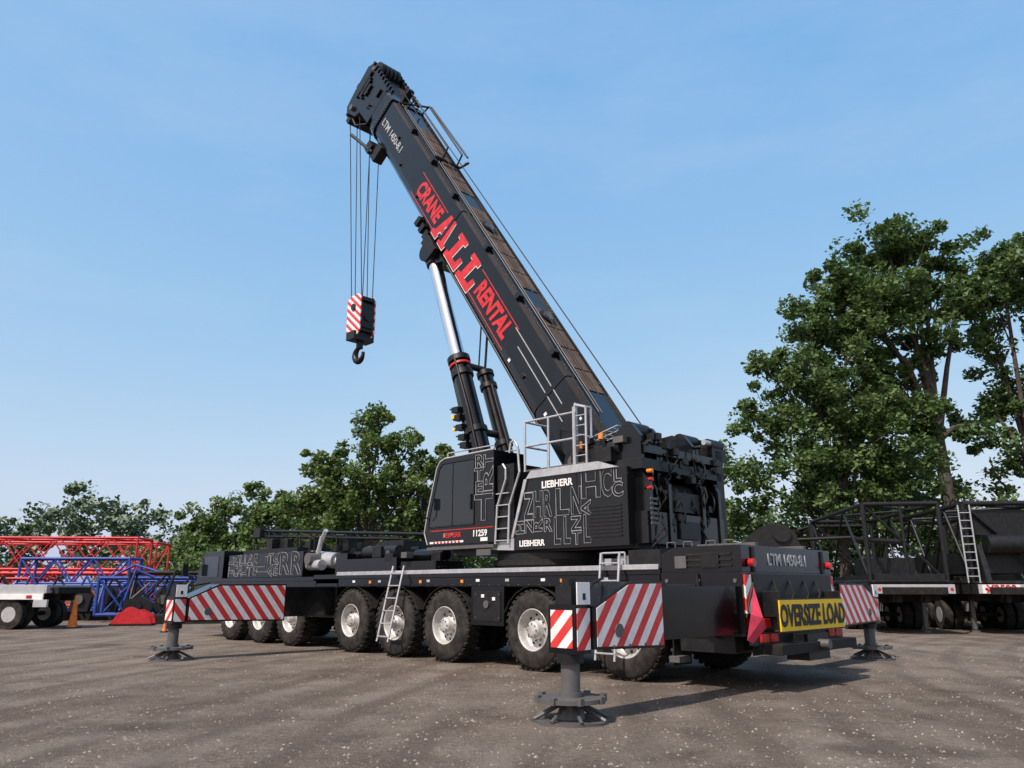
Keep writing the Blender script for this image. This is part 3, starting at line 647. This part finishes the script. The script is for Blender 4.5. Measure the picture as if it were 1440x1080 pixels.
def bluf(q):
    base=q.M.copy()
    for i,(x,yy,zz,rot,ln) in enumerate(((0,0,.4,0,6),(.8,1.6,.4,5,7),(1,.6,1.6,-3,5),(5.6,.3,.6,8,4))):
        q.M=base@Matrix.Translation((x,yy,zz))@Matrix.Rotation(R(rot),4,'Z'); lattice(q,ln,1.2,1.1,6,.06,.04,BLUL)
    q.M=base
    q.box(0,9,0,.3,0,.4,UND)
    for k in range(7):
        x=.5+k*1.2; q.prism([(x,.4),(x+.8,.4),(x+.9,1.0),(x+.5,1.5),(x+.1,1.1)],'y',-.8,-.5,BLK2); q.tube([(x+.1,-.6,1.0),(x+.5,-.6,1.9),(x+1.0,-.6,1.2)],.05,BLUL if k%2 else BLK2); q.cyl((x+.4,-.9,.9),(x+.4,-.4,.9),.2,GRY if k%3==0 else BLK2,n=18)
    q.tube([(5,-.5,1.5),(6.6,-.5,2.4),(8,-.5,2.0)],.05,BLUL)
place('blue_crane_parts',-23.5,35.5,3,bluf)
def winch(q):
    fr=[(0,.05),(1.5,.05),(1.4,.4),(1.0,.6),(.3,.5)]
    q.prism(fr,'y',0,.08,REDL); q.prism(fr,'y',.7,.78,REDL); q.cyl((.7,.08,.38),(.7,.7,.38),.24,WOOD,n=20); q.cyl((.7,.05,.38),(.7,.1,.38),.32,REDL,n=20); q.box(0,1.5,0,.78,.02,.08,UND)
place('winch_drum',-15.2,30.3,12,winch)
def blkf(q):
    base=q.M.copy(); q.M=base@Matrix.Translation((0,.8,.3)); lattice(q,6,1.2,1.7,5,.07,.045,BLK2)
    q.M=base@Matrix.Translation((-1.5,2.4,.3)); lattice(q,6,1.2,1.5,5,.07,.045,BLUL); q.M=base
    for k in range(4):
        x=k*1.5; q.prism([(x,.3),(x+1.0,.3),(x+1.1,.8),(x+.6,1.1),(x,.9)],'y',0,.4,BLK2); q.cyl((x+.5,-.1,.7),(x+.5,.5,.7),.2,GRY if k%2 else BLK2)
        q.tube([(x,.2,.9),(x+.3,.2,2.1),(x+1.0,.3,1.8)],.05,BLK2 if k%2 else BLUL); q.tube([(x+.2,.1,.9),(x+.9,.1,1.6)],.04,GRY)
    q.box(-.2,6,-.1,.8,0,.3,UND)
place('stored_jib_parts',-15.4,31.6,15,blkf)
tc_=trailer('flatbed_trailer',(-16.1,30.2,0),R(176),9,2.5,False,SIDE=LIN)
# cones
def cone(name,x,y,hgt):
    q=MB(); q.M=Matrix.Translation((x,y,0)); q.box(-.2*hgt,.2*hgt,-.2*hgt,.2*hgt,0,.04,INK)
    q.lathe((0,0,0),(0,0,1),[(.15*hgt,.04),(.115*hgt,.3*hgt)],CONE,20); q.lathe((0,0,0),(0,0,1),[(.116*hgt,.3*hgt),(.09*hgt,.5*hgt)],CONE,20)
    q.lathe((0,0,0),(0,0,1),[(.09*hgt,.5*hgt),(.035*hgt,hgt),(0.001,hgt)],CONE,20); q.obj(name)
cone('traffic_cone',-15.8,28.9,1.1); cone('traffic_cone',-11.3,26.2,.5)

# ---------------------------------------------------------------- trees
def leafmat(name,c1,c2,c3,trans=True):
    m,nt,bs=mk(name); N=nt.nodes; L=nt.links
    at=N.new('ShaderNodeAttribute'); at.attribute_name='tint'
    cr=N.new('ShaderNodeValToRGB'); cr.color_ramp.elements[0].color=(*c1,1); cr.color_ramp.elements[1].color=(*c3,1); cr.color_ramp.elements[0].position=.05; cr.color_ramp.elements[1].position=.95
    e=cr.color_ramp.elements.new(.5); e.color=(*c2,1)
    L.new(at.outputs['Fac'],cr.inputs[0]); L.new(cr.outputs[0],bs.inputs['Base Color']); bs.inputs['Roughness'].default_value=.5; bs.inputs['Specular IOR Level'].default_value=.35
    if trans:
        tr=N.new('ShaderNodeBsdfTranslucent'); L.new(cr.outputs[0],tr.inputs['Color'])
        mx=N.new('ShaderNodeMixShader'); mx.inputs[0].default_value=.35; L.new(bs.outputs[0],mx.inputs[1]); L.new(tr.outputs[0],mx.inputs[2])
        L.new(mx.outputs[0],N['Material Output'].inputs['Surface'])
    return m
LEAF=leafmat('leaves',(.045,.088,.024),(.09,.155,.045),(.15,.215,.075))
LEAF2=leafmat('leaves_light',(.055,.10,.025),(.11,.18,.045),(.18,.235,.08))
LEAFD=leafmat('leaves_distant_hazed',(.08,.12,.075),(.12,.17,.095),(.16,.21,.12),False)  # paler, greyer greens: distance haze put into the leaf colour
BARK=mat('bark',(.07,.057,.046),.9,var=.4,scale=5,bump=.6,bscale=12)
def leaf_obj(name,clumps,per,size,m,seed,parent=None,aspect=.6):
    rg=np.random.default_rng(seed); C=[];T=[]
    for (cx,cy,cz,r) in clumps:
        n=int(per*(.6+.8*rg.random()))
        d=rg.normal(size=(n,3)); d/=np.linalg.norm(d,axis=1)[:,None]; rad=r*rg.random(n)**.5
        p=d*rad[:,None]*np.array([1,1,.8])+np.array([cx,cy,cz]); C.append(p); T.append(np.clip(.45*rg.random(n)+.55*rg.random(),0,1))
    C=np.concatenate(C);T=np.concatenate(T);n=len(C)
    nr=rg.normal(size=(n,3)); nr[:,2]=np.abs(nr[:,2])+.4; nr/=np.linalg.norm(nr,axis=1)[:,None]
    a=rg.normal(size=(n,3)); a-=nr*(a*nr).sum(1)[:,None]; a/=np.linalg.norm(a,axis=1)[:,None]; bb=np.cross(nr,a)
    sz=(size*(.6+.8*rg.random(n)))[:,None]
    V=np.stack([C-a*sz*.5,C+bb*sz*.5*aspect-nr*sz*.06,C+a*sz*.5,C-bb*sz*.5*aspect-nr*sz*.06],1).reshape(-1,3)
    me=bpy.data.meshes.new(name); me.vertices.add(4*n); me.vertices.foreach_set('co',V.ravel().astype(np.float32))
    me.loops.add(4*n); me.loops.foreach_set('vertex_index',np.arange(4*n,dtype=np.int32)); me.polygons.add(n); me.polygons.foreach_set('loop_start',np.arange(0,4*n,4,dtype=np.int32))
    me.update(calc_edges=True)
    at=me.attributes.new('tint','FLOAT','FACE'); at.data.foreach_set('value',T.astype(np.float32))
    me.materials.append(m); o=bpy.data.objects.new(name,me); scene.collection.objects.link(o)
    if parent: o.parent=parent
    return o
def tree(name,x,y,lobes,ncl,per,size,m,seed,tr=.35,cr=.8,grow=1.08):
    rg=random.Random(seed); e=empty(name,(x,y,0)); cl=[]; q=MB()
    zt=max(1.5,min(l[2]-l[3]*.6 for l in lobes))
    trunk=[Vector((0,0,-.1)),Vector((rg.uniform(-.2,.2),0,zt*.5)),Vector((rg.uniform(-.3,.3),rg.uniform(-.3,.3),zt))]
    q.cyl(trunk[0],trunk[1],tr*1.15,BARK,r1=tr*.95,n=12); q.cyl(trunk[1],trunk[2],tr*.95,BARK,r1=tr*.8,n=12)
    tot=sum(l[3]**2 for l in lobes)
    for (dx,dy,z,r) in lobes:
        r*=grow; c0=Vector((dx,dy,z)); st=trunk[2]
        m1=st.lerp(c0,.5)+Vector((rg.uniform(-.3,.3)-dx*.12,rg.uniform(-.3,.3),rg.uniform(0,.5)))
        q.cyl(st,m1,tr*.5,BARK,r1=tr*.34,n=9); q.cyl(m1,c0,tr*.34,BARK,r1=tr*.18,n=8)
        k=max(3,int(ncl*(r/grow)**2/tot))
        for i in range(k):
            d=Vector((rg.gauss(0,1),rg.gauss(0,1),rg.gauss(0,1))).normalized(); rad=r*rg.uniform(.25,1.2)
            p=c0+Vector((d.x*rad,d.y*rad,d.z*rad*.95)); cl.append((*p,cr*rg.uniform(.35,1.1)))
            if i%3==0:
                s0=m1.lerp(c0,rg.random()); md=s0.lerp(p,.5)+Vector((0,0,rg.uniform(-.2,.3)))
                q.cyl(s0,md,tr*.13,BARK,r1=tr*.09,n=5); q.cyl(md,p,tr*.09,BARK,r1=.01,n=5)
    q.obj('trunk_and_limbs',e); leaf_obj('foliage',cl,per,size,m,seed,e); return e
tree('tree',20.4,36,[(-1.4,0,18.4,1.9),(-3.0,.3,15.8,1.8),(.6,.4,17.2,1.8),(-1.2,-.6,14.9,2.0),(-4.3,0,13.4,1.9),(1.9,0,15.4,1.4),(-2.6,.6,12.0,1.9),(-5.2,.5,10.8,1.6),(.2,.5,12.6,1.2),(-1.4,0,9.8,1.6),(1.7,.2,9.0,1.0),(-4.0,-.3,15.2,1.4),(-3.9,.2,9.2,1.6),(.2,.3,18.6,1.1)],310,130,.27,LEAF,11,.34)
tree('tree',25.2,37,[(.2,0,17.6,1.9),(2.4,.3,17.2,2.0),(4.5,0,15.2,2.0),(-1.2,0,15.6,1.5),(1.2,-.4,14.4,1.8),(3.3,.3,12.4,2.0),(-1.0,.3,12.9,1.2),(1.0,0,10.8,1.4),(5.2,0,10.4,2.0),(-1.4,.2,10,1.1),(2.6,.2,9,1.6),(-.4,.2,7.6,1.3)],250,130,.27,LEAF,12,.30)
tree('tree',14.6,34.5,[(-.6,0,13.4,1.4),(-2.0,0,11.2,1.6),(1.2,.3,12.2,1.6),(-.4,0,10.0,2.0),(-3.4,.2,9.0,1.5),(-2.0,-.5,7.2,1.8),(.9,0,7.8,1.9),(-4.2,.2,6.4,1.4),(-1.2,-.5,5.0,1.8),(1.6,0,5.2,1.8),(2.9,0,9.6,1.4),(3.0,0,6.8,1.7),(-4.4,.2,3.8,1.3)],270,130,.23,LEAF,13,.25)
tree('tree',18.2,39.5,[(0,0,9.4,1.7),(-1.8,0,7.6,1.8),(1.8,0,8.0,1.8),(0,0,5.6,2.2),(3.2,0,6.0,1.8)],80,130,.27,LEAF2,19,.22)
tree('tree',31,38,[(-1,0,15,2.2),(1,0,17,2.2),(2,0,13,2.3),(-1.5,0,11,2.2),(1.5,0,9.5,2.2)],60,110,.34,LEAF,14,.3)
rg=random.Random(21); cl=[]
for k in range(270):
    x=rg.uniform(8.0,34); hgt=3.0+3.0*abs(math.sin(x*.55+.4))*rg.random()+ (1.4 if x>15 else 0); z=rg.uniform(.3,hgt); cl.append((x,36.8+rg.uniform(-1.6,1.6)+(.3*(x-15)*.1),z,rg.uniform(.5,1.2)))
leaf_obj('shrubs',cl,115,.25,LEAF2,22)
# centre-left trees
tree('tree',-8.2,45,[(.4,0,10.9,1.1),(-.1,0,9.4,1.5),(-2.6,0,8.6,1.3),(2.0,0,9.2,1.2),(-1.4,0,7.4,1.9),(1.2,0,7.2,1.9),(3.2,0,7.5,1.5),(-3.4,0,6.2,1.6),(.2,0,5.2,2.2),(3.3,0,4.8,1.9),(-2.6,0,4.3,1.9)],210,115,.27,LEAF2,15,.24,.72)
tree('tree',-4.2,46,[(0,0,8.4,1.5),(-1,0,6.4,1.8),(1.2,0,6.8,1.7),(0,0,4.4,2.2)],80,115,.27,LEAF2,16,.2,.72)
tree('tree',-17.8,54,[(0,0,6.8,1.6),(-2.6,0,6.4,1.6),(2.2,0,6.5,1.5),(-4.4,0,5.0,1.5),(0,0,4.6,2.2),(3.6,0,4.8,1.8),(-2.8,0,4,1.9)],130,115,.30,LEAF2,17,.22,.8)
tree('tree',-13.2,57,[(0,0,6.8,1.7),(1.8,0,6.2,1.7),(-1.8,0,5.2,1.8),(.5,0,4.0,2.2),(2.6,0,3.8,1.9)],90,115,.30,LEAF,18,.22,.8)
cl=[]
for k in range(150):
    x=rg.uniform(-26,6); cl.append((x,50+rg.uniform(-1.5,1.5),rg.uniform(.3,3.6),rg.uniform(.6,1.2)))
leaf_obj('shrubs',cl,95,.3,LEAF2,23)
# distant treeline
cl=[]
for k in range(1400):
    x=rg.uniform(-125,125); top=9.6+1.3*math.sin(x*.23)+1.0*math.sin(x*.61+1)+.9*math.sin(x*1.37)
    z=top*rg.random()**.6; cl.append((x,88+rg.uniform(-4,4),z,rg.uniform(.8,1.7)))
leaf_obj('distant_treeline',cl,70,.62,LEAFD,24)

# ---------------------------------------------------------------- ground
def groundmat():
    m,nt,bs=mk('gravel_ground'); N=nt.nodes; L=nt.links
    tc=N.new('ShaderNodeTexCoord')
    def noise(sc,det=5,ro=.6,vec=None):
        n=N.new('ShaderNodeTexNoise'); n.inputs['Scale'].default_value=sc; n.inputs['Detail'].default_value=det; n.inputs['Roughness'].default_value=ro
        L.new(vec or tc.outputs['Object'],n.inputs['Vector']); return n.outputs['Fac']
    def mr(v,a,b2,c0=0,c1=1):
        r=N.new('ShaderNodeMapRange'); r.inputs[1].default_value=a;r.inputs[2].default_value=b2;r.inputs[3].default_value=c0;r.inputs[4].default_value=c1; L.new(v,r.inputs[0]); return r.outputs[0]
    def mix(f,a,b2,mode='MIX'):
        x=N.new('ShaderNodeMixRGB'); x.blend_type=mode
        for i,v in((0,f),(1,a),(2,b2)):
            if isinstance(v,(tuple,float,int)): x.inputs[i].default_value=(*v,1) if isinstance(v,tuple) else v
            else: L.new(v,x.inputs[i])
        return x.outputs[0]
    def mul(a,b2):
        x=N.new('ShaderNodeMath'); x.operation='MULTIPLY'; L.new(a,x.inputs[0])
        if isinstance(b2,float): x.inputs[1].default_value=b2
        else: L.new(b2,x.inputs[1])
        return x.outputs[0]
    big=noise(.16,4); med=noise(.9,6,.68); fine=noise(14,6,.78); vf=noise(50,3,.8)
    vo=N.new('ShaderNodeTexVoronoi'); vo.inputs['Scale'].default_value=26; L.new(tc.outputs['Object'],vo.inputs['Vector'])
    col=mix(mr(big,.38,.62),(.135,.104,.080),(.235,.193,.155))
    col=mix(mr(med,.48,.66,0,.7),col,(.29,.245,.203))
    col=mix(mr(med,.46,.32,0,.7),col,(.085,.065,.051))
    col=mix(mr(fine,.42,.62,0,.65),col,(.078,.061,.050))
    col=mix(mr(vf,.54,.68,0,.75),col,(.37,.325,.28))
    vs_=N.new('ShaderNodeSeparateColor'); L.new(vo.outputs['Color'],vs_.inputs[0])
    st=N.new('ShaderNodeMath'); st.operation='GREATER_THAN'; st.inputs[1].default_value=.92; L.new(vs_.outputs[0],st.inputs[0])
    mu=mul(st.outputs[0],mr(vo.outputs['Distance'],.26,.34,.7,0))
    col=mix(mu,col,(.36,.32,.275))
    # worn wheel tracks: wide arcs, broken up by noise
    for (ox,oy,sc,c_,amt) in((-30.,-6.,.30,(.085,.066,.053),.5),(38.,-20.,.24,(.27,.23,.19),.38)):
        mp=N.new('ShaderNodeMapping'); mp.inputs['Location'].default_value=(ox,oy,0); L.new(tc.outputs['Object'],mp.inputs[0])
        wv=N.new('ShaderNodeTexWave'); wv.wave_type='RINGS'; wv.rings_direction='Z'; wv.inputs['Scale'].default_value=sc; wv.inputs['Distortion'].default_value=2.2; wv.inputs['Detail'].default_value=3; wv.inputs['Detail Scale'].default_value=.35
        L.new(mp.outputs[0],wv.inputs['Vector'])
        f_=mul(mr(wv.outputs['Fac'],.62,.95,0,amt),mr(med,.36,.56)); col=mix(f_,col,c_)
    oil=noise(.42,4,.62); col=mix(mr(oil,.57,.67,0,.55),col,(.065,.051,.042))
    L.new(col,bs.inputs['Base Color']); bs.inputs['Roughness'].default_value=.95; bs.inputs['Specular IOR Level'].default_value=.1
    h1=N.new('ShaderNodeMath'); h1.operation='MULTIPLY_ADD'; h1.inputs[1].default_value=.5; L.new(vf,h1.inputs[0]); L.new(fine,h1.inputs[2])
    h2=N.new('ShaderNodeMath'); h2.operation='MULTIPLY_ADD'; h2.inputs[1].default_value=2.2; L.new(med,h2.inputs[0]); L.new(h1.outputs[0],h2.inputs[2])
    h3=N.new('ShaderNodeMath'); h3.operation='MULTIPLY_ADD'; h3.inputs[1].default_value=.4; L.new(mu,h3.inputs[0]); L.new(h2.outputs[0],h3.inputs[2])
    bp=N.new('ShaderNodeBump'); bp.inputs['Strength'].default_value=1; bp.inputs['Distance'].default_value=.045; L.new(h3.outputs[0],bp.inputs['Height']); L.new(bp.outputs[0],bs.inputs['Normal'])
    return m
g=MB(); g.add([(-600,-200,0),(600,-200,0),(600,900,0),(-600,900,0)],[(0,1,2,3)],groundmat()); g.obj('ground')
GRS=mat('grass_mat',(.06,.085,.025),.9,var=.4,scale=.7,bump=.5)
gg=MB(); gg.add([(-600,47,.004),(600,47,.004),(600,900,.004),(-600,900,.004)],[(0,1,2,3)],GRS); gg.add([(8,34.5,.006),(60,34.5,.006),(60,46.9,.006),(8,46.9,.006)],[(0,1,2,3)],GRS); gg.obj('grass')
# pebbles
STN=mat('stone',(.26,.225,.19),.9,var=.5,scale=1.5)
rg2=np.random.default_rng(5); n=14000
yy=4.0+rg2.random(n)**1.5*16; xx=(rg2.random(n)-.5)*1.6*yy; ss=.005+.018*rg2.random(n)**3
base=np.array([(1,0,0),(0,1,0),(-1,0,0),(0,-1,0),(0,0,.8)])
vs=(base[None]*(.6+.6*rg2.random((n,5,3)))*ss[:,None,None]+np.stack([xx,yy,np.zeros(n)],1)[:,None]).reshape(-1,3)
fs=[]
for i in range(n):
    k=i*5; fs+=[(k,k+1,k+4),(k+1,k+2,k+4),(k+2,k+3,k+4),(k+3,k,k+4)]
me=bpy.data.meshes.new('gravel'); me.from_pydata(vs.tolist(),[],fs); me.materials.append(STN); o=bpy.data.objects.new('gravel',me); scene.collection.objects.link(o)

# ---------------------------------------------------------------- light
SE=R(52); sd=Vector((-.66,-.75,0)).normalized()
sun=bpy.data.lights.new('sun','SUN'); sun.energy=5.0; sun.angle=R(.5); sun.color=(1,.95,.88)
so=bpy.data.objects.new('sun',sun); scene.collection.objects.link(so)
dirv=Vector((sd.x*math.cos(SE),sd.y*math.cos(SE),math.sin(SE))); so.rotation_euler=dirv.to_track_quat('Z','Y').to_euler()
wd=bpy.data.worlds.new('World'); scene.world=wd; wd.use_nodes=True; N=wd.node_tree.nodes; L=wd.node_tree.links
bg=N['Background']; sk=N.new('ShaderNodeTexSky'); sk.sky_type='NISHITA'; sk.sun_disc=False; sk.sun_elevation=SE
sk.sun_rotation=math.atan2(sd.x,sd.y); sk.air_density=1.0; sk.dust_density=2.0; sk.ozone_density=1.5
# hazy summer sky: compress the sky's range per channel
sp=N.new('ShaderNodeSeparateColor'); cb=N.new('ShaderNodeCombineColor'); L.new(sk.outputs[0],sp.inputs[0])
for i,(gain,ex) in enumerate(((1.62,.84),(2.68,.44),(4.9,.13))):
    pw=N.new('ShaderNodeMath'); pw.operation='POWER'; pw.inputs[1].default_value=ex; L.new(sp.outputs[i],pw.inputs[0])
    ml=N.new('ShaderNodeMath'); ml.operation='MULTIPLY'; ml.inputs[1].default_value=gain; L.new(pw.outputs[0],ml.inputs[0]); L.new(ml.outputs[0],cb.inputs[i])
tc=N.new('ShaderNodeTexCoord'); mp=N.new('ShaderNodeMapping'); mp.inputs['Scale'].default_value=(1,1,3.5); L.new(tc.outputs['Generated'],mp.inputs[0])
nz=N.new('ShaderNodeTexNoise'); nz.inputs['Scale'].default_value=2.2; nz.inputs['Detail'].default_value=5; nz.inputs['Roughness'].default_value=.6; L.new(mp.outputs[0],nz.inputs['Vector'])
mr=N.new('ShaderNodeMapRange'); mr.inputs[1].default_value=.48; mr.inputs[2].default_value=.8; mr.inputs[4].default_value=.25; L.new(nz.outputs['Fac'],mr.inputs[0])
mx=N.new('ShaderNodeMixRGB'); mx.inputs[2].default_value=(4.0,4.9,5.9,1); L.new(cb.outputs[0],mx.inputs[1]); L.new(mr.outputs[0],mx.inputs[0])
L.new(mx.outputs[0],bg.inputs[0]); bg.inputs[1].default_value=.145
# camera
cd=bpy.data.cameras.new('camera'); cd.lens=27; cd.sensor_width=36; cd.clip_end=2000
co=bpy.data.objects.new('camera',cd); scene.collection.objects.link(co); co.location=(0,0,1.4); co.rotation_euler=(R(90+14.86),0,0); scene.camera=co
scene.view_settings.view_transform='Standard'; scene.view_settings.look='None'; scene.view_settings.exposure=0
